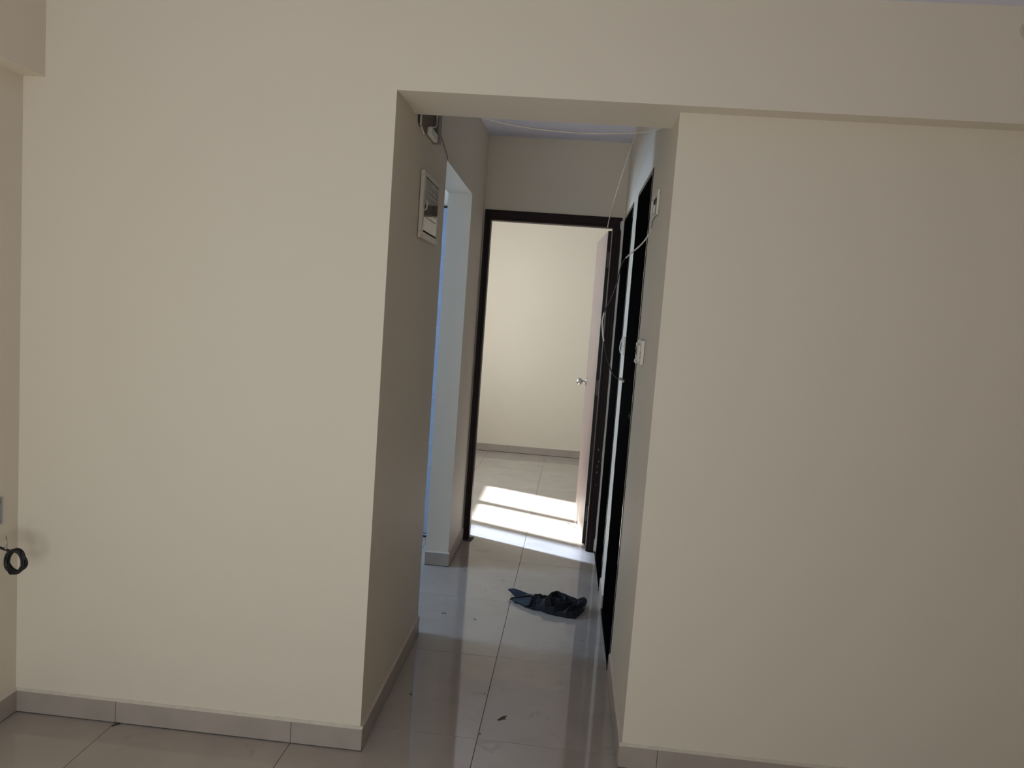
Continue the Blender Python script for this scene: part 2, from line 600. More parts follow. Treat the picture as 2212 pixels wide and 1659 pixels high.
def skirting(name, label, runs):
    """runs: list of (p, q, outward normal, joints along the run)"""
    root = empty(name, (runs[0][0][0], runs[0][0][1], 0), label, 'skirting', 'structure')
    th = 0.009
    fill, mort = MB(), MB()
    for p, q, n, js in runs:
        p, q, n = Vector((*p, 0)), Vector((*q, 0)), Vector((*n, 0))
        d = (q - p)
        ln = d.length
        d.normalize()
        cuts = [0.0] + list(js) + [ln]
        for a, b in zip(cuts, cuts[1:]):
            g0 = 0.0008 if a > 0 else 0.0
            g1 = 0.0008 if b < ln else 0.0
            A, B = p + d * (a + g0), p + d * (b - g1)
            jitter = random.uniform(-0.0008, 0.0008)
            mb = MB()
            base = [A + Vector((0, 0, 0.0038)), B + Vector((0, 0, 0.0038)), B + Vector((0, 0, ZB)), A + Vector((0, 0, ZB))]
            mb.plate(base, n, th + jitter)
            mb.build('skirting_tile', 'skirting', root, bevel=0.0008)
        # bed of cement under the tiles and a lip of filler on top
        mort.plate([p + n * 0.001, q + n * 0.001, q + n * 0.001 + Vector((0, 0, 0.0038)), p + n * 0.001 + Vector((0, 0, 0.0038))], n, th - 0.003)
        k = max(2, int(ln / 0.03))
        b_ = fill.bm
        prev = None
        for i in range(k + 1):
            c = p + d * (ln * i / k)
            wob = random.uniform(-0.0012, 0.0012)
            ring = [b_.verts.new(c + Vector((0, 0, ZB))), b_.verts.new(c + n * (th - 0.0015 + wob * .5) + Vector((0, 0, ZB))),
                    b_.verts.new(c + n * 0.002 + Vector((0, 0, ZB + 0.006 + wob))), b_.verts.new(c + Vector((0, 0, ZB + 0.007 + wob)))]
            if prev:
                for u in range(4):
                    b_.faces.new((prev[u], prev[(u + 1) % 4], ring[(u + 1) % 4], ring[u]))
            else:
                b_.faces.new(ring[::-1])
            prev = ring
        b_.faces.new(prev)
    fill.build('filler_strip', 'filler', root)
    mort.build('mortar_bed', 'mortar', root)
    return root


skirting('baseboard_front', 'grey beige skirting tiles along the wall left of the passage',
         [((XL, 0), (X1 + 0.008, 0), (0, -1), [0.342, 0.918])])
skirting('baseboard_passage_left', 'skirting tiles down the left side of the passage, nearest the front room',
         [((X1, 0.0), (X1A, Y2), (1, 0), [0.6]), ((X1A, Y2), (X1A - 0.6, Y2), (0, 1), [0.3])])
skirting('baseboard_pier', 'skirting tiles around the foot of the passage pier',
         [((X1B - PW, Y3), (X1B + 0.008, Y3), (0, -1), []), ((X1B, Y3), (X1C, YE - 0.002), (1, 0), [])])
skirting('baseboard_left', 'skirting tiles along the left side wall', [((XL, YK), (XL, 0.0), (1, 0), [0.6 * i for i in range(1, 7)])])
skirting('baseboard_front_right', 'skirting tiles below the wall right of the passage',
         [((X2 - 0.008, S), (XR, S), (0, -1), [0.12, 0.72, 1.32, 1.92])])
skirting('baseboard_passage_right', 'skirting tiles on the right side of the passage',
         [((X2, S), (X2, D2A - 0.01), (-1, 0), [0.55]), ((X2, D2B + 0.005), (X2, D3A - 0.005), (-1, 0), [])])
skirting('baseboard_bedroom', 'skirting tiles along the far bedroom wall',
         [((XBL, YB), (XBR, YB), (0, -1), [0.23 + 0.6 * i for i in range(5)])])

# ------------------------------------------------------------------ black granite doorways in the right wall


def granite_door(name, label, ya, yb):
    root = empty(name, (X2, ya, 0), label, 'door', 'structure')
    xa, xb = X2 - 0.003, XW + 0.01
    t = 0.018
    MB().box(xa, xb, ya + 0.0005, ya + t, 0.012, DZ - t).build('jamb', 'granite', root, bevel=0.001)
    MB().box(xa, xb, yb - t, yb - 0.0005, 0.012, DZ - t).build('jamb', 'granite', root, bevel=0.001)
    MB().box(xa, xb, ya + 0.0005, yb - 0.0005, DZ - t, DZ - 0.0005).build('lintel', 'granite', root, bevel=0.001)
    MB().box(X2 - 0.012, xb, ya + 0.0005, yb - 0.0005, 0.0003, 0.012).build('sill', 'granite', root, bevel=0.002)
    leaf = MB().box(XW - 0.035, XW - 0.005, ya + t + 0.003, yb - t - 0.003, 0.017, DZ - t - 0.003).build('door_leaf', 'dark_leaf', root)  # hidden black leaf, added to stand in for the unlit room behind
    MB().lathe([(0, 0.026), (0.004, 0.026), (0.008, 0.012), (0.028, 0.011), (0.034, 0.02), (0.046, 0.026), (0.06, 0.021), (0.066, 0.004)],
               (XW - 0.035, yb - 0.08, 0.95), (-1, 0, 0), 18).build('knob', 'steel', leaf)


granite_door('door_2', 'nearer black granite lined doorway on the right of the passage', D2A, D2B)
granite_door('door_3', 'farther black granite lined doorway beside the brown door', D3A, D3B)

# ------------------------------------------------------------------ bedroom door
root = empty('door_1', (-0.14, YE, 0), 'dark brown framed bedroom door standing open at the end of the passage', 'door', 'structure')
fy0, fy1 = YE - 0.012, YE2 + 0.004
sw = 0.052
IX0, IX1, IZ = FX0 + 0.037, 0.2075, 1.932
fr = empty('door_frame', (0, 0, 0), 'dark brown moulded door frame')
fr.parent = root
fr.matrix_parent_inverse = Matrix.Translation(-root.location)


def jamb(x0, x1, inner_left):
    """frame member with a door rebate on the bedroom side and a moulded groove on its face"""
    m_ = MB()
    st = 0.014
    if inner_left:      # right hand jamb, opening to its left
        m_.box(x0 + st, x1, fy0, fy1, 0.0005, FZ)
        m_.box(x0, x0 + st, fy0 + 0.006, fy1 - 0.045, 0.0005, IZ + 0.006)
        m_.box(x0 + st + 0.012, x1 - 0.018, fy0 - 0.003, fy0, 0.0005, FZ - 0.03)
    else:
        m_.box(x0, x1 - st, fy0, fy1, 0.0005, FZ)
        m_.box(x1 - st, x1, fy0 + 0.006, fy1 - 0.045, 0.0005, IZ + 0.006)
        m_.box(x0 + 0.006, x1 - st - 0.006, fy0 - 0.003, fy0, 0.0005, FZ - 0.03)
    return m_


jamb(FX0, IX0, False).build('jamb', 'frame_wood', fr, bevel=0.002)
jr = jamb(IX1, FX1 - 0.004, True).build('jamb', 'frame_wood', fr, bevel=0.002)
hd = MB()
hd.box(IX0 - 0.014, IX1 + 0.014, fy0, fy1, IZ + 0.014, FZ)
hd.box(IX0 - 0.014, IX1 + 0.014, fy0 + 0.006, fy1 - 0.045, IZ, IZ + 0.014)
hd.box(IX0 - 0.02, IX1 + 0.02, fy0 - 0.003, fy0, IZ + 0.026, FZ - 0.014)
hd.build('head', 'frame_wood', fr, bevel=0.002)
MB().box(IX1 + 0.001, IX1 + 0.0035, fy0 + 0.0015, fy0 + 0.006, 0.004, IZ).build('edge_highlight', 'hinge', fr)  # lighter strip painting the highlight along the rebate edge
# paint specks along the right jamb
for z in (0.62, 0.55, 0.52, 0.485, 0.41):
    MB().box((sx := 0.240 + random.uniform(-.006, .005)), sx + 0.0025, fy0 - 0.0042, fy0 - 0.0028, z, z + random.uniform(0.005, 0.013)).build('paint_speck', 'white_patch', jr)
# open leaf: hinged at the right, swung into the bedroom
HX, HY = 0.1885, YE2 + 0.006
LW, LT, LZ0, LZ1 = 0.745, 0.034, 0.009, 1.926
phi = math.atan2(3.112 - HY, 0.1514 - HX)       # direction of the leaf
u = Vector((math.cos(phi), math.sin(phi), 0))
n_ = Vector((math.sin(phi), -math.cos(phi), 0))  # points to the right, into the leaf thickness
lb = MB()
H0 = Vector((HX, HY, 0))
q = [H0, H0 + u * LW, H0 + u * LW + n_ * LT, H0 + n_ * LT]
lb.prism([(p.x, p.y) for p in q[::-1]], LZ0, LZ1)
leaf = lb.build('door_leaf', 'leaf_lam', root, bevel=0.0012)
leaf['label'] = 'brown laminate door leaf swung open into the bright room'
# dark edge lipping on the hinge side
e = MB()
q = [H0 - u * 0.0012 + n_ * 0.002, H0 - u * 0.0002 + n_ * 0.002, H0 - u * 0.0002 + n_ * (LT - 0.001), H0 - u * 0.0012 + n_ * (LT - 0.001)]
e.prism([(p.x, p.y) for p in q], LZ0 + 0.001, LZ1 - 0.001)
e.build('edge_lipping', 'leaf_edge', leaf)
for z0, z1 in ((1.71, 1.80), (0.938, 1.030), (0.155, 0.247)):
    h = MB()
    q = [H0 - u * 0.0028 + n_ * 0.006, H0 - u * 0.001 + n_ * 0.006, H0 - u * 0.001 + n_ * 0.033, H0 - u * 0.0028 + n_ * 0.033]
    h.prism([(p.x, p.y) for p in q], z0, z1)
    kn = H0 + n_ * 0.036 - u * 0.002
    h.lathe([(0, 0.004), (z1 - z0, 0.004)], (kn.x, kn.y, z0), (0, 0, 1), 10)
    for k, zz in enumerate((0.12, 0.38, 0.64, 0.88)):
        c = H0 - u * 0.0028 + n_ * (0.012 if k % 2 else 0.020) + Vector((0, 0, z0 + (z1 - z0) * zz))
        h.lathe([(0, 0.0032), (0.0006, 0.003)], c, -u, 8)
    h.build('hinge', 'hinge', leaf)
    s = MB()
    for k, zz in enumerate((0.12, 0.38, 0.64, 0.88)):
        c = H0 - u * 0.0034 + n_ * (0.012 if k % 2 else 0.020) + Vector((0, 0, z0 + (z1 - z0) * zz))
        s.lathe([(0, 0.0019), (0.0003, 0.0018)], c, -u, 8)
    s.build('screw', 'black', leaf)
kc = H0 + u * (LW - 0.062)
MB().lathe([(0, 0.030), (0.003, 0.030), (0.006, 0.024), (0.011, 0.012), (0.026, 0.0095), (0.031, 0.013), (0.036, 0.020), (0.044, 0.0255),
            (0.053, 0.0262), (0.060, 0.023), (0.066, 0.016), (0.069, 0.006)], (kc.x, kc.y, 0.957), -n_, 28).build('knob', 'steel', leaf)
MB().lathe([(0, 0.030), (0.003, 0.030), (0.011, 0.012), (0.026, 0.0095), (0.036, 0.020), (0.048, 0.026), (0.060, 0.023), (0.069, 0.006)],
           ((kc + n_ * LT).x, (kc + n_ * LT).y, 0.957), n_, 20).build('knob', 'steel', leaf)
# putty round the frame
pz = [(1.975, 0.000), (1.972, 0.010), (1.965, 0.0135), (1.945, 0.014), (1.928, 0.012), (1.915, 0.006), (1.89, 0.0035), (1.85, 0.0045), (1.79, 0.002),
      (1.7, 0.0035), (1.6, 0.001), (1.45, 0.003), (1.2, 0.0012), (1.1, 0.003), (0.8, 0.0015), (0.6, 0.004), (0.4, 0.001), (0.2, 0.003), (0.09, 0.0015), (0.075, 0.007), (0.006, 0.008)]
pts = [(X2 - 0.0005, fy0 - 0.0035, pz[0][0])] + [(0.262 - dx * 0.9, fy0 - 0.0035, z) for z, dx in pz] + [(X2 - 0.0005, fy0 - 0.0035, pz[-1][0])]
MB().plate(pts, (0, 1, 0), 0.0152).build('putty_strip', 'white_patch', root)
pts = [(X1C + 0.001, fy0 + 0.004, 0.004), (FX0 + 0.001, fy0 + 0.004, 0.004), (FX0 + 0.002, fy0 + 0.004, 0.5), (FX0, fy0 + 0.004, 1.1), (FX0 + 0.0015, fy0 + 0.004, 1.6),
       (FX0 + 0.001, fy0 + 0.004, 1.99), (X1C + 0.001, fy0 + 0.004, 1.99)]
MB().plate(pts, (0, 1, 0), 0.007).build('putty_strip', 'filler', root)
# cement swept round the foot of the left jamb
pts = [(FX0 - 0.004, YE - 0.02, 0.0006), (-0.515, YE - 0.034, 0.0006), (-0.49, YE - 0.024, 0.0006), (-0.481, YE + 0.015, 0.0006), (-0.478, YE + 0.05, 0.0006), (-0.50, YE + 0.052, 0.0006), (-0.51, YE - 0.012, 0.0006)]
MB().plate(pts, (0, 0, 1), 0.004).build('cement_foot', 'mortar', root)

# ------------------------------------------------------------------ pale blue boarded door in the side room
root = empty('door_4', (-1.06, YE, 0), 'pale blue boarded door glimpsed through the side opening', 'door', 'structure')
BX0, BX1 = -1.42, -0.69
yb0 = YE - 0.026
rows = 14
pitch = (1.975 - 0.02) / rows
bme = None
for k in range(rows):
    z0 = 0.022 + k * pitch
    if bme is None:
        bme = MB().box(BX0, BX1, 0, 0.02, 0.003, pitch - 0.004).mesh('board', 'pvc')
    o = bpy.data.objects.new('board', bme)
    o.location = (0, yb0 + 0.004, z0)
    COL.objects.link(o)
    o.parent = root
    o.matrix_parent_inverse = Matrix.Translation(-root.location)
    MB().box(BX0, BX1, yb0 + 0.001, yb0 + 0.024, z0 + pitch - 0.004, z0 + pitch + 0.003).build('rib', 'pvc_rib', root)
MB().box(BX0 - 0.03, BX1 + 0.005, yb0 - 0.004, YE - 0.001, 1.981, 1.993).build('head_gap', 'black', root)  # black strip standing in for the dark gap above the door
MB().box(BX0 - 0.03, BX1 + 0.005, yb0 - 0.006, YE - 0.001, 0.0008, 0.008).build('threshold', 'black', root)
MB().box(BX0, BX1, yb0, yb0 + 0.02, 0.009, 0.018).build('bottom_rail', 'pvc_rib', root)

# ------------------------------------------------------------------ distribution board on the left passage wall


def wx(y):      # x of the near left passage wall
    return X1 + (X1A - X1) * y / Y2


root = empty('distribution_board', (wx(0.54), 0.54, 1.637),
             'flush ivory electrical box with glossy grey door high on left passage wall', 'electrical box')
xw = wx(0.54) + 0.0015
a0, a1, b0, b1 = 0.392, 0.695, 1.637, 1.866
f = MB()
f.box(xw, xw + 0.014, a0, a1, b0, b0 + 0.022).box(xw, xw + 0.014, a0, a1, b1 - 0.016, b1)
f.box(xw, xw + 0.014, a0, a0 + 0.026, b0 + 0.022, b1 - 0.016).box(xw, xw + 0.014, a1 - 0.012, a1, b0 + 0.022, b1 - 0.016)
f.build('box_frame', 'db_white', root, bevel=0.002)
MB().box(xw, xw + 0.004, a0 + 0.02, a1 - 0.008, b0 + 0.02, b1 - 0.012).build('back_plate', 'black', root)
dr = MB().box(xw + 0.005, xw + 0.0125, a0 + 0.030, a1 - 0.014, b0 + 0.028, b1 - 0.021).build('box_door', 'db_gloss', root, bevel=0.001)
for k in range(6):
    z = b0 + 0.075 + k * 0.019 + (0.012 if k > 2 else 0)
    MB().box(xw + 0.0122, xw + 0.0132, a0 + 0.06 + 0.004 * k, a1 - 0.045, z, z + 0.0016).build('vent_slot', 'black', dr)
MB().box(xw + 0.0122, xw + 0.0130, a1 - 0.055, a1 - 0.03, b1 - 0.058, b1 - 0.044).build('badge', 'switch_grey', dr)
MB().tube([(xw + 0.012, a0 + 0.04, b0 + 0.098), (xw + 0.019, a0 + 0.04, b0 + 0.104), (xw + 0.019, a0 + 0.04, b0 + 0.126), (xw + 0.012, a0 + 0.04, b0 + 0.132)], 0.0028, 8).build('handle', 'db_white', dr)
for y, z in ((a0 + 0.012, b0 + 0.008), (a0 + 0.012, b1 - 0.006)):
    MB().lathe([(0, 0.003), (0.001, 0.003)], (xw + 0.0138, y, z), (1, 0, 0), 10).build('screw', 'black', root)

# small open box under the beam, with its wire running down to the side opening
root = empty('junction_box', (wx(0.44), 0.44, 1.995), 'small open ivory junction box tucked behind beam at top of left passage wall', 'junction box')
xw = wx(0.44) + 0.0015
MB().box(xw, xw + 0.0015, 0.315, 0.60, 1.994, 2.13).build('back_plate', 'box_brown', root)  # flat plate coloured dark brown as the recessed interior
MB().box(xw, xw + 0.0065, 0.312, 0.326, 1.999, 2.13).build('side_flange', 'switch', root, bevel=0.001)
MB().box(xw, xw + 0.003, 0.303, 0.312, 1.999, 2.13).build('gap_line', 'black', root)
c = MB()
c.plate([(xw, 0.318, 1.999), (xw, 0.39, 1.982), (xw, 0.39, 1.986), (xw, 0.318, 2.003)], (1, 0, 0), 0.005)
c.build('bottom_flange', 'switch', root)
b = MB()
b.plate([(xw + 0.0015, 0.44, 1.992), (xw + 0.0015, 0.56, 1.992), (xw + 0.0015, 0.56, 2.022), (xw + 0.0015, 0.44, 2.022)], (1, 0, 0), 0.018)
b.build('terminal_block', 'switch', root, bevel=0.005)
MB().box(xw, xw + 0.024, 0.585, 0.60, 1.992, 2.13).build('side_flap', 'switch_grey', root, bevel=0.002)
MB().tube([(xw + 0.012, 0.46, 2.024), (xw + 0.016, 0.49, 2.030), (xw + 0.016, 0.53, 2.045), (xw + 0.012, 0.56, 2.07), (xw + 0.010, 0.57, 2.12)], 0.0026, 6).build('wire_tail', 'switch', root)

o = MB().tube([(wx(.54) + 0.006, 0.54, 2.12), (-0.542, 0.554, 2.086), (-0.543, 0.60, 2.074), (-0.543, 0.665, 2.06), (-0.543, 0.748, 2.04), (-0.542, 0.81, 2.022), (-0.541, 0.862, 2.006), (-0.542, 0.878, 1.997)], 0.0021, 6).build('wall_wire', 'cable_grey')
tag(o, 'thin dusty wire running down from junction box to corner of side opening', 'wire')

# ------------------------------------------------------------------ switch plates on the right passage wall


def plate_frame(mb, x, y0, y1, z0, z1, d, e):
    mb.box(x - d, x, y0, y1, z0, z0 + e).box(x - d, x, y0, y1, z1 - e, z1)
    mb.box(x - d, x, y0, y0 + e, z0 + e, z1 - e).box(x - d, x, y1 - e, y1, z0 + e, z1 - e)
    return mb


root = empty('switch_box', (X2, 0.51, 1.77), 'upper ivory switch frame with an exposed grey insert, beside nearer doorway', 'switch')
xs = X2 - 0.001
plate_frame(MB(), xs, 0.412, 0.612, 1.768, 1.852, 0.0085, 0.012).build('cover_frame', 'switch', root, bevel=0.002)
MB().box(xs - 0.0015, xs, 0.425, 0.599, 1.781, 1.839).build('recess', 'switch_grey', root)
MB().box(xs - 0.009, xs - 0.0015, 0.51, 0.55, 1.785, 1.815).build('socket_module', 'switch', root, bevel=0.003)
MB().tube([(xs - 0.002, 0.50, 1.835), (xs - 0.007, 0.51, 1.825), (xs - 0.006, 0.52, 1.812)], 0.0022, 6).build('wire_tail', 'cable_black', root)
MB().lathe([(0, 0.0035), (0.001, 0.003)], (xs - 0.0085, 0.418, 1.81), (-1, 0, 0), 8).build('screw', 'black', root)
MB().lathe([(0, 0.0035), (0.001, 0.003)], (xs - 0.0085, 0.43, 1.7745), (-1, 0, 0), 8).build('screw', 'black', root)
MB().tube([(xs - 0.006, 0.425, 1.767), (xs - 0.012, 0.45, 1.755), (xs - 0.010, 0.49, 1.742), (xs - 0.008, 0.52, 1.735)], 0.0016, 6).build('wire_tail', 'cable_grey', root)

root = empty('switch_plate', (X2, 0.54, 1.25), 'middle ivory switch plate with pulled out rocker and loose wires', 'switch')
MB().box(xs - 0.012, xs, 0.463, 0.625, 1.252, 1.337).build('cover_plate', 'switch', root, bevel=0.002)
MB().plate([(xs - 0.012, 0.50, 1.262), (xs - 0.012, 0.60, 1.262), (xs - 0.012, 0.60, 1.318), (xs - 0.012, 0.50, 1.318)], (-1, 0, 0.0), 0.006).build('mounting_plate', 'switch', root, bevel=0.001)
r = MB()
r.plate([(xs - 0.014, 0.56, 1.266), (xs - 0.022, 0.575, 1.31), (xs - 0.017, 0.60, 1.312), (xs - 0.010, 0.59, 1.266)], (-0.2, -1, 0), 0.012)
r.build('rocker', 'switch', root, bevel=0.002)
MB().tube([(xs - 0.014, 0.56, 1.270), (xs - 0.019, 0.57, 1.263), (xs - 0.019, 0.575, 1.256), (xs - 0.013, 0.575, 1.251)], 0.0042, 6).build('wire_tail', 'switch', root)
MB().tube([(xs - 0.013, 0.565, 1.322), (xs - 0.018, 0.57, 1.325), (xs - 0.019, 0.572, 1.318)], 0.003, 6).build('wire_tail', 'switch', root)
for z in (1.293, 1.275):
    MB().lathe([(0, 0.0028), (0.001, 0.0025)], (xs - 0.012, 0.475, z), (-1, 0, 0), 8).build('screw', 'black', root)

root = empty('switch_plate', (X2, 1.5, 1.24), 'small switch plate with looped wires on the strip between black doorways', 'switch')
MB().box(xs - 0.006, xs, 1.375, 1.53, 1.238, 1.325).build('cover_plate', 'db_white', root, bevel=0.002)
MB().tube([(xs - 0.006, 1.47, 1.320), (xs - 0.010, 1.49, 1.308), (xs - 0.014, 1.50, 1.285), (xs - 0.0145, 1.50, 1.262), (xs - 0.011, 1.49, 1.246), (xs - 0.006, 1.47, 1.242)], 0.0025, 6).build('wire_loop', 'switch', root)
MB().tube([(xs - 0.006, 1.43, 1.318), (xs - 0.009, 1.44, 1.300), (xs - 0.010, 1.45, 1.275), (xs - 0.008, 1.45, 1.25)], 0.0018, 6).build('wire_loop', 'switch', root)
MB().lathe([(0, 0.0028), (0.001, 0.0025)], (xs - 0.006, 1.39, 1.282), (-1, 0, 0), 8).build('screw', 'black', root)

# ------------------------------------------------------------------ loose cables
o = MB().tube([(wx(.36) + .004, 0.36, 2.085), (-0.44, 0.36, 2.062), (-0.347, 0.36, 2.041), (-0.312, 0.36, 2.034), (-0.252, 0.36, 2.0235), (-0.189, 0.36, 2.0165), (-0.127, 0.36, 2.012), (-0.019, 0.36, 2.009),
               (0.057, 0.36, 2.011), (0.148, 0.36, 2.0175), (0.208, 0.36, 2.026), (0.241, 0.36, 2.036), (X2 - .002, 0.36, 2.052)], 0.0019, 6).build('sagging_wire', 'cable_white')
tag(o, 'thin pale wire sagging across the passage just behind the beam', 'wire')
o = MB().tube([(0.172, 0.27, 2.047), (0.174, 0.4, 2.046), (0.183, 0.6, 2.064), (0.187, 0.9, 2.08), (0.194, 1.3, 2.098), (0.191, 1.7, 2.067), (0.18, 2.1, 1.981), (0.177, 2.235, 1.930)], 0.0026, 6).build('taut_wire', 'cable_white')
tag(o, 'straight brownish wire slanting down from the beam to the head of the brown door frame', 'wire')
root = empty('hanging_cable', (X2, 0.62, 1.73), 'loose cable curling out from the wall below upper switch frame, taped at its free end', 'cable')
MB().tube([(X2 - .0005, 0.60, 1.742), (0.267, 0.62, 1.728), (0.256, 0.66, 1.705), (0.239, 0.7, 1.683), (0.218, 0.74, 1.664), (0.2, 0.78, 1.645)], 0.0030, 8).build('sheath', 'cable_white', root)
MB().tube([(0.204, 0.77, 1.650), (0.2, 0.78, 1.645), (0.187, 0.8, 1.619), (0.181, 0.82, 1.583), (0.174, 0.84, 1.532), (0.157, 0.86, 1.476), (0.142, 0.86, 1.442), (0.136, 0.86, 1.423)], 0.0026, 8).build('dark_stretch', 'cable_black', root)  # black stretch paints shade onto the same cable
MB().tube([(0.138, 0.86, 1.428), (0.1345, 0.86, 1.405), (0.134, 0.86, 1.382), (0.141, 0.86, 1.335), (0.146, 0.86, 1.312)], 0.0036, 8).build('sheath', 'cable_white', root)
MB().tube([(0.144, 0.86, 1.32), (0.148, 0.86, 1.304), (0.159, 0.86, 1.261), (0.171, 0.86, 1.23), (0.185, 0.86, 1.197), (0.204, 0.86, 1.174), (0.219, 0.86, 1.166), (0.226, 0.86, 1.165)], 0.0024, 8).build('dark_stretch', 'cable_black', root)  # lower run of the cable, its shade coloured in as black
t = MB().tube([(0.219, 0.86, 1.168), (0.226, 0.86, 1.164), (0.234, 0.86, 1.160), (0.241, 0.86, 1.156)], lambda t: 0.0045 + 0.0015 * math.sin(9 * t), 8)
t.plate([(0.226, 0.857, 1.167), (0.236, 0.857, 1.161), (0.228, 0.855, 1.173)], (0, 1, 0), 0.0008)
t.build('tape_end', 'tape', root)

# ------------------------------------------------------------------ coiled wires at the left wall
root = empty('wall_box', (XL, -0.12, 0.685), 'grey metal electrical box sunk in the left side wall', 'electrical box')
f = MB()
plate_frame(f, XL + 0.004, -0.175, -0.072, 0.642, 0.726, 0.004, 0.004)
f.build('box_rim', 'gi', root)
MB().box(XL + 0.0004, XL + 0.0012, -0.171, -0.076, 0.646, 0.722).build('box_back', 'gi', root)
MB().tube([(XL + 0.003, -0.15, 0.70), (XL + 0.012, -0.12, 0.711), (XL + 0.006, -0.08, 0.712)], 0.0012, 6).build('loose_strand', 'cable_black', root)
root = empty('wire_coil', (XL, -0.125, 0.60), 'bundle of black wires wound into a ring hanging from left wall box', 'wire coil')
CX, CY, CZ = -1.5985, -0.125, 0.549
RXc, RZc = 0.0285, 0.0335
rng = random.Random(11)
cables = MB()
for k in range(11):
    rx, rz = RXc + rng.uniform(-.0055, .005), RZc + rng.uniform(-.005, .0045)
    oy_, ph = rng.uniform(-.011, .011), rng.uniform(0, 6.28)
    pts = []
    for i in range(14):
        a = 2 * math.pi * i / 14
        thick = 1 + 0.10 * math.cos(a - 5.8)
        pts.append((CX + rx * math.cos(a) * thick + rng.uniform(-.0014, .0014), CY + oy_ + 0.004 * math.sin(2 * a + ph), CZ + rz * math.sin(a) * (1 + 0.04 * math.sin(a + ph)) + rng.uniform(-.0014, .0014)))
    cables.tube(pts, 0.0022, 6, 3, closed=True)
cables.build('wound_wires', 'cable_black', root)
MB().tube([(XL + 0.002, -0.13, 0.588), (-1.66, -0.128, 0.590), (-1.645, -0.126, 0.586), (-1.629, -0.125, 0.582), (-1.612, -0.125, 0.578), (-1.60, -0.125, 0.58)], 0.0042, 8).build('lead_wire', 'cable_black', root)
s = MB().tube([(-1.627, -0.125, 0.612), (-1.627, -0.126, 0.60), (-1.6275, -0.125, 0.585), (-1.627, -0.125, 0.57)], 0.0036, 8)
s.build('sleeve', 'tape', root)
MB().tube([(-1.6275, -0.125, 0.624), (-1.627, -0.125, 0.618), (-1.627, -0.125, 0.608)], 0.0012, 6).build('bare_end', 'hinge', root)
MB().tube([(-1.627, -0.125, 0.575), (-1.628, -0.126, 0.555), (-1.624, -0.125, 0.535), (-1.612, -0.124, 0.518), (-1.602, -0.124, 0.514)], 0.0026, 6).build('wire_end', 'cable_black', root)
MB().tube([(-1.617, -0.127, 0.514), (-1.608, -0.127, 0.5095), (-1.597, -0.126, 0.509), (-1.585, -0.125, 0.514), (-1.575, -0.125, 0.525)], 0.0016, 6).build('wire_end', 'cable_black', root)
MB().tube([(-1.582, -0.126, 0.581), (-1.574, -0.127, 0.578), (-1.573, -0.127, 0.571), (-1.569, -0.126, 0.566), (-1.568, -0.126, 0.556)], 0.0018, 6).build('wire_end', 'cable_black', root)

# round fitting on the beam, its rim just entering the frame at the right
root = empty('ceiling_rose', (1.176, 0, 2.263), 'round ivory wiring cover on the beam at the right edge', 'wiring cover')
MB().lathe([(0.0002, 0.026), (0.005, 0.026), (0.007, 0.024), (0.0055, 0.0225), (0.006, 0.010), (0.009, 0.003)], (1.1765, 0, 2.262), (0, -1, 0), 28).build('cover_disc', 'filler', root)

# ------------------------------------------------------------------ crumpled cloth on the passage floor


def seg_d(px, py, poly):
    """distance to a polyline and the interpolated height"""
    best, hz = 9, 0
    for (x0, y0, z0), (x1, y1, z1) in zip(poly, poly[1:]):
        dx, dy = x1 - x0, y1 - y0
        t = max(0, min(1, ((px - x0) * dx + (py - y0) * dy) / (dx * dx + dy * dy)))
        d = math.hypot(px - x0 - t * dx, py - y0 - t * dy)
        if d < best:
            best, hz = d, z0 + t * (z1 - z0)
    return best, hz


def inside(px, py, poly):
    r = False
    for (x0, y0), (x1, y1) in zip(poly, poly[1:] + poly[:1]):
        if (y0 > py) != (y1 > py) and px < (x1 - x0) * (py - y0) / (y1 - y0) + x0:
            r = not r
    return r


OUT = [(-.101, 1.289), (-.064, 1.264), (-.024, 1.257), (.003, 1.236), (.047, 1.22), (.102, 1.207), (.138, 1.205), (.161, 1.255), (.184, 1.317), (.190, 1.352),
       (.15, 1.368), (.09, 1.405), (.05, 1.425), (.015, 1.415), (-.02, 1.405), (-.06, 1.40), (-.085, 1.385), (-.088, 1.33)]
RIDGES = [
    ([(-0.009, 1.24, 0.040), (-0.005, 1.290, 0.055), (0.018, 1.356, 0.058), (0.049, 1.384, 0.058), (0.085, 1.362, 0.056), (0.143, 1.325, 0.05), (0.17, 1.300, 0.05)], .019),
    ([(0.007, 1.265, 0.050), (0.012, 1.302, 0.054), (0.041, 1.310, 0.055), (0.068, 1.299, 0.050)], .012),
    ([(-0.041, 1.256, 0.014), (0.012, 1.247, 0.026), (0.037, 1.242, 0.036), (0.069, 1.268, 0.046), (0.113, 1.294, 0.050)], .012),
    ([(0.096, 1.222, 0.030), (0.109, 1.244, 0.040), (0.131, 1.259, 0.045), (0.164, 1.274, 0.045), (0.178, 1.268, 0.040)], .013),
    ([(0.046, 1.228, 0.017), (0.093, 1.220, 0.022), (0.132, 1.228, 0.026), (0.165, 1.275, 0.030)], .010),
    ([(-0.078, 1.318, 0.038), (-0.048, 1.328, 0.044), (-0.02, 1.303, 0.040)], .020),
    ([(-0.072, 1.375, 0.030), (-0.038, 1.386, 0.034), (-0.005, 1.398, 0.038)], .012),
    ([(0.085, 1.362, 0.052), (0.09, 1.32, 0.048), (0.075, 1.29, 0.046)], .010),
]
from mathutils import noise as mn
STEP = 0.0026
vid = {}
cb = bmesh.new()
x_lo, y_lo = -0.115, 1.195
NX, NY = int(0.32 / STEP), int(0.245 / STEP)


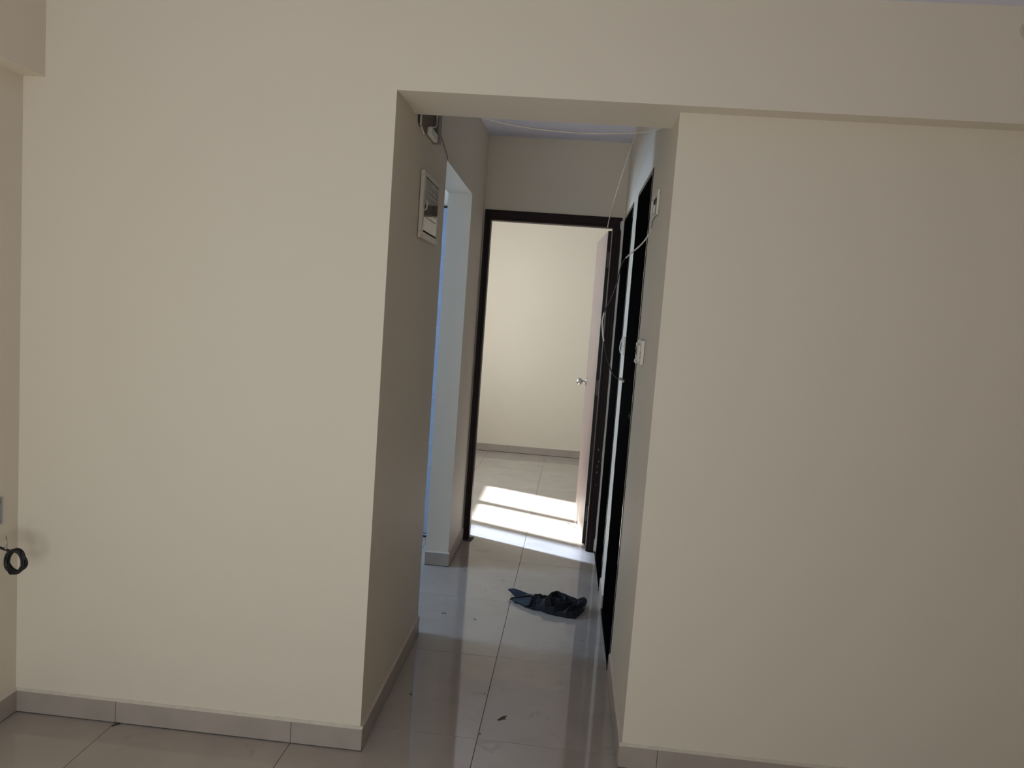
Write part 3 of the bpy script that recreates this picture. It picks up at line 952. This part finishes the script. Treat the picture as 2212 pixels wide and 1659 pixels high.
def height(x, y):
    if not inside(x, y, OUT):
        return None
    e, _ = seg_d(x, y, [(a, b, 0) for a, b in OUT + OUT[:1]])
    edge = min(1.0, e / 0.018) ** 0.55
    h = 0.009
    for poly, wd in RIDGES:
        d, z = seg_d(x, y, poly)
        h = max(h, 0.009 + (z - 0.009) * math.exp(-(d / wd) ** 1.25))
    p = Vector((x * 26, y * 26, 0.3))
    h += 0.009 * (0.45 - abs(mn.noise(p))) + 0.0045 * (0.45 - abs(mn.noise(p * 2.7)))
    return 0.0015 + max(0.0, h) * edge


for i in range(NX):
    for j in range(NY):
        x, y = x_lo + i * STEP, y_lo + j * STEP
        h = height(x, y)
        if h is not None:
            vid[(i, j)] = cb.verts.new((x, y, h))
for (i, j) in list(vid):
    k = [(i, j), (i + 1, j), (i + 1, j + 1), (i, j + 1)]
    if all(q_ in vid for q_ in k):
        cb.faces.new([vid[q_] for q_ in k]).smooth = True
bmesh.ops.delete(cb, geom=[v_ for v_ in cb.verts if not v_.link_faces], context='VERTS')
# close the underside a hair above the tiles
bnd = [e_ for e_ in cb.edges if e_.is_boundary]
ex = bmesh.ops.extrude_edge_only(cb, edges=bnd)
for v_ in ex['geom']:
    if isinstance(v_, bmesh.types.BMVert):
        v_.co.z = 0.0004
bmesh.ops.recalc_face_normals(cb, faces=cb.faces)
me = bpy.data.meshes.new('body')
cb.to_mesh(me)
cb.free()
me.materials.append(M['cloth'])
cloth = empty('crumpled_garment', (0.04, 1.31, 0), 'crumpled charcoal garment with slate blue lining lying on the passage floor', 'cloth')
o = bpy.data.objects.new('body', me)
COL.objects.link(o)
o.parent = cloth
o.matrix_parent_inverse = Matrix.Translation(-cloth.location)
sm = o.modifiers.new('smooth', 'SMOOTH')
sm.factor, sm.iterations = 0.3, 1


def sheet(name, m, rows, parent, thick=0.0018, sub=2, label=None):
    """rows of 3D points, each row with the same count -> a soft folded sheet"""
    bm = bmesh.new()
    g = [[bm.verts.new(p) for p in r_] for r_ in rows]
    for A, B in zip(g, g[1:]):
        for k in range(len(A) - 1):
            bm.faces.new((A[k], A[k + 1], B[k + 1], B[k])).smooth = True
    bmesh.ops.recalc_face_normals(bm, faces=bm.faces)
    me_ = bpy.data.meshes.new(name)
    bm.to_mesh(me_)
    bm.free()
    me_.materials.append(M[m])
    ob = bpy.data.objects.new(name, me_)
    COL.objects.link(ob)
    ob.parent = parent
    ob.matrix_parent_inverse = world_of(parent).inverted()
    so = ob.modifiers.new('solid', 'SOLIDIFY')
    so.thickness = thick
    so.offset = 0
    if sub:
        sb = ob.modifiers.new('sub', 'SUBSURF')
        sb.levels = sb.render_levels = sub
    if label:
        ob['label'] = label
    return ob


# upper left flap, its tip lifted off the tiles
flap = sheet('flap', 'cloth_blue', [
    [(-0.203, 1.422, 0.030), (-0.169, 1.412, 0.046), (-0.138, 1.401, 0.041), (-0.105, 1.388, 0.036), (-0.070, 1.385, 0.030)],
    [(-0.195, 1.418, 0.027), (-0.168, 1.405, 0.036), (-0.138, 1.392, 0.034), (-0.105, 1.376, 0.032), (-0.070, 1.372, 0.027)],
    [(-0.181, 1.415, 0.020), (-0.165, 1.402, 0.019), (-0.137, 1.385, 0.018), (-0.105, 1.362, 0.018), (-0.070, 1.355, 0.020)],
    [(-0.178, 1.414, 0.017), (-0.160, 1.396, 0.006), (-0.136, 1.378, 0.004), (-0.105, 1.352, 0.004), (-0.070, 1.345, 0.006)]],
    cloth, label='slate blue lining flap with a lifted tip')
tb = sheet('care_label', 'cloth_black', [
    [(-0.106, 1.371, 0.0365), (-0.090, 1.371, 0.0375), (-0.071, 1.374, 0.0375)],
    [(-0.105, 1.359, 0.0340), (-0.090, 1.360, 0.0350), (-0.071, 1.362, 0.0350)],
    [(-0.104, 1.352, 0.0280), (-0.090, 1.353, 0.0290), (-0.071, 1.354, 0.0290)]], cloth, 0.001, 0, 'black label with small white strokes')
marks = MB()
for k in range(5):
    x = -0.103 + 0.0062 * k
    marks.plate([(x, 1.3575, 0.0305), (x + 0.0022, 1.3575, 0.0305), (x + 0.0022, 1.363, 0.0365), (x, 1.363, 0.0365)], (0, -0.7, 0.7), 0.0006)
marks.build('printed_strokes', 'print_white', tb)
# black waistband edge
MB().tube([(-0.177, 1.345, 0.008), (-0.172, 1.347, 0.013), (-0.156, 1.350, 0.020), (-0.124, 1.340, 0.030), (-0.093, 1.343, 0.035), (-0.066, 1.343, 0.037), (-0.03, 1.345, 0.036)], lambda t: 0.0045 if t > .08 else 0.003, 8, 4).build('waistband', 'cloth_black', cloth)
# lining turned out below it
sheet('lining', 'cloth_blue', [
    [(-0.174, 1.345, 0.009), (-0.142, 1.345, 0.023), (-0.110, 1.338, 0.031), (-0.080, 1.328, 0.040), (-0.070, 1.327, 0.040)],
    [(-0.170, 1.340, 0.008), (-0.140, 1.335, 0.018), (-0.110, 1.322, 0.025), (-0.082, 1.310, 0.036), (-0.072, 1.308, 0.037)],
    [(-0.162, 1.334, 0.007), (-0.136, 1.327, 0.011), (-0.112, 1.306, 0.015), (-0.087, 1.288, 0.028), (-0.075, 1.288, 0.030)],
    [(-0.154, 1.330, 0.004), (-0.132, 1.322, 0.004), (-0.114, 1.303, 0.005), (-0.094, 1.280, 0.012), (-0.08, 1.275, 0.014)]], cloth, label='slate blue lining turned outward')
MB().tube([(-0.156, 1.328, 0.004), (-0.132, 1.319, 0.0045), (-0.114, 1.300, 0.0045), (-0.100, 1.281, 0.005)], 0.0028, 6).build('hem', 'cloth_black', cloth)
# lifted corner at the right
sheet('flap', 'cloth', [
    [(0.118, 1.300, 0.046), (0.146, 1.325, 0.053), (0.178, 1.347, 0.063)],
    [(0.136, 1.300, 0.040), (0.160, 1.318, 0.046), (0.189, 1.332, 0.060)],
    [(0.158, 1.300, 0.034), (0.176, 1.307, 0.040), (0.198, 1.316, 0.054)],
    [(0.172, 1.290, 0.025), (0.182, 1.293, 0.028), (0.188, 1.296, 0.034)]], cloth, sub=1, label='lifted dark corner')
sheet('pocket_lining', 'cloth_blue', [
    [(0.137, 1.296, 0.0415), (0.155, 1.309, 0.0475), (0.170, 1.321, 0.0565)],
    [(0.148, 1.294, 0.0385), (0.164, 1.302, 0.0430), (0.178, 1.310, 0.0490)]], cloth, 0.001, 2, label='slate blue patch inside the lifted corner')

# ------------------------------------------------------------------ scraps left on the floor and walls


def flake(label, pts, h=0.0012, name='dirt_flake', m='scrap', cat='debris'):
    o_ = MB().plate([(x, y, 0.0003) for x, y in pts], (0, 0, 1), h).build(name, m)
    return tag(o_, label, cat)


cx, cy_ = -0.1205, 0.2803
flake('brown mud flake shaped like a curled leaf on the passage floor near the front room',
      [(cx - .0165, cy_ - .016), (cx - .012, cy_ - .020), (cx - .004, cy_ - .016), (cx + .003, cy_ - .008), (cx + .014, cy_ - .006), (cx + .006, cy_ + .001), (cx + .012, cy_ + .008),
       (cx + .014, cy_ + .018), (cx + .006, cy_ + .013), (cx - .003, cy_ + .006), (cx - .008, cy_ - .004)])


def crumb(x, y, r, label):
    rn = random.Random(int(x * 9999))
    flake(label, [(x + r * rn.uniform(.6, 1.2) * math.cos(a), y + r * 1.3 * rn.uniform(.6, 1.2) * math.sin(a)) for a in (0, 1.05, 2.1, 3.15, 4.2, 5.25)], 0.0015, 'grit_crumb')


crumb(-0.4606, 0.3675, 0.004, 'dark grit crumb on the floor near the left passage skirting')
crumb(-0.185, 0.165, 0.003, 'dark grit crumb beside the tile joint at the mouth of the passage')
crumb(-0.2, 0.43, 0.0026, 'dark grit crumb on the long tile joint of the passage')
crumb(0.168, 0.98, 0.003, 'dark grit crumb on the floor between garment and nearer black doorway')
o = MB().tube([(-1.343, -0.028, 0.0024), (-1.335, -0.018, 0.0028), (-1.327, -0.010, 0.0024)], 0.0020, 6).build('wire_scrap', 'cable_black')
tag(o, 'short black wire scrap on the floor by the left skirting', 'wire scrap')
o = MB().tube([(0.098, 2.83, 0.0022), (0.115, 2.82, 0.0022), (0.13, 2.795, 0.003), (0.143, 2.76, 0.0022), (0.150, 2.755, 0.0022)], 0.0018, 6).build('wire_scrap', 'cable_black')
tag(o, 'curved black wire scrap in the sunlight beside open bedroom door', 'wire scrap')
o = MB().tube([(-0.476, 1.112, 0.0018), (-0.469, 1.122, 0.0018), (-0.460, 1.122, 0.0018), (-0.456, 1.112, 0.0018)], 0.0012, 6).build('wire_scrap', 'cable_black')
tag(o, 'tiny bent wire scrap on the bluish floor by the side opening', 'wire scrap')
o = MB().tube([(-0.325, 1.098, 0.0018), (-0.319, 1.088, 0.0018), (-0.313, 1.082, 0.0018)], 0.0015, 6).build('wire_scrap', 'cable_black')
tag(o, 'tiny straight wire scrap on the floor left of the long tile joint', 'wire scrap')
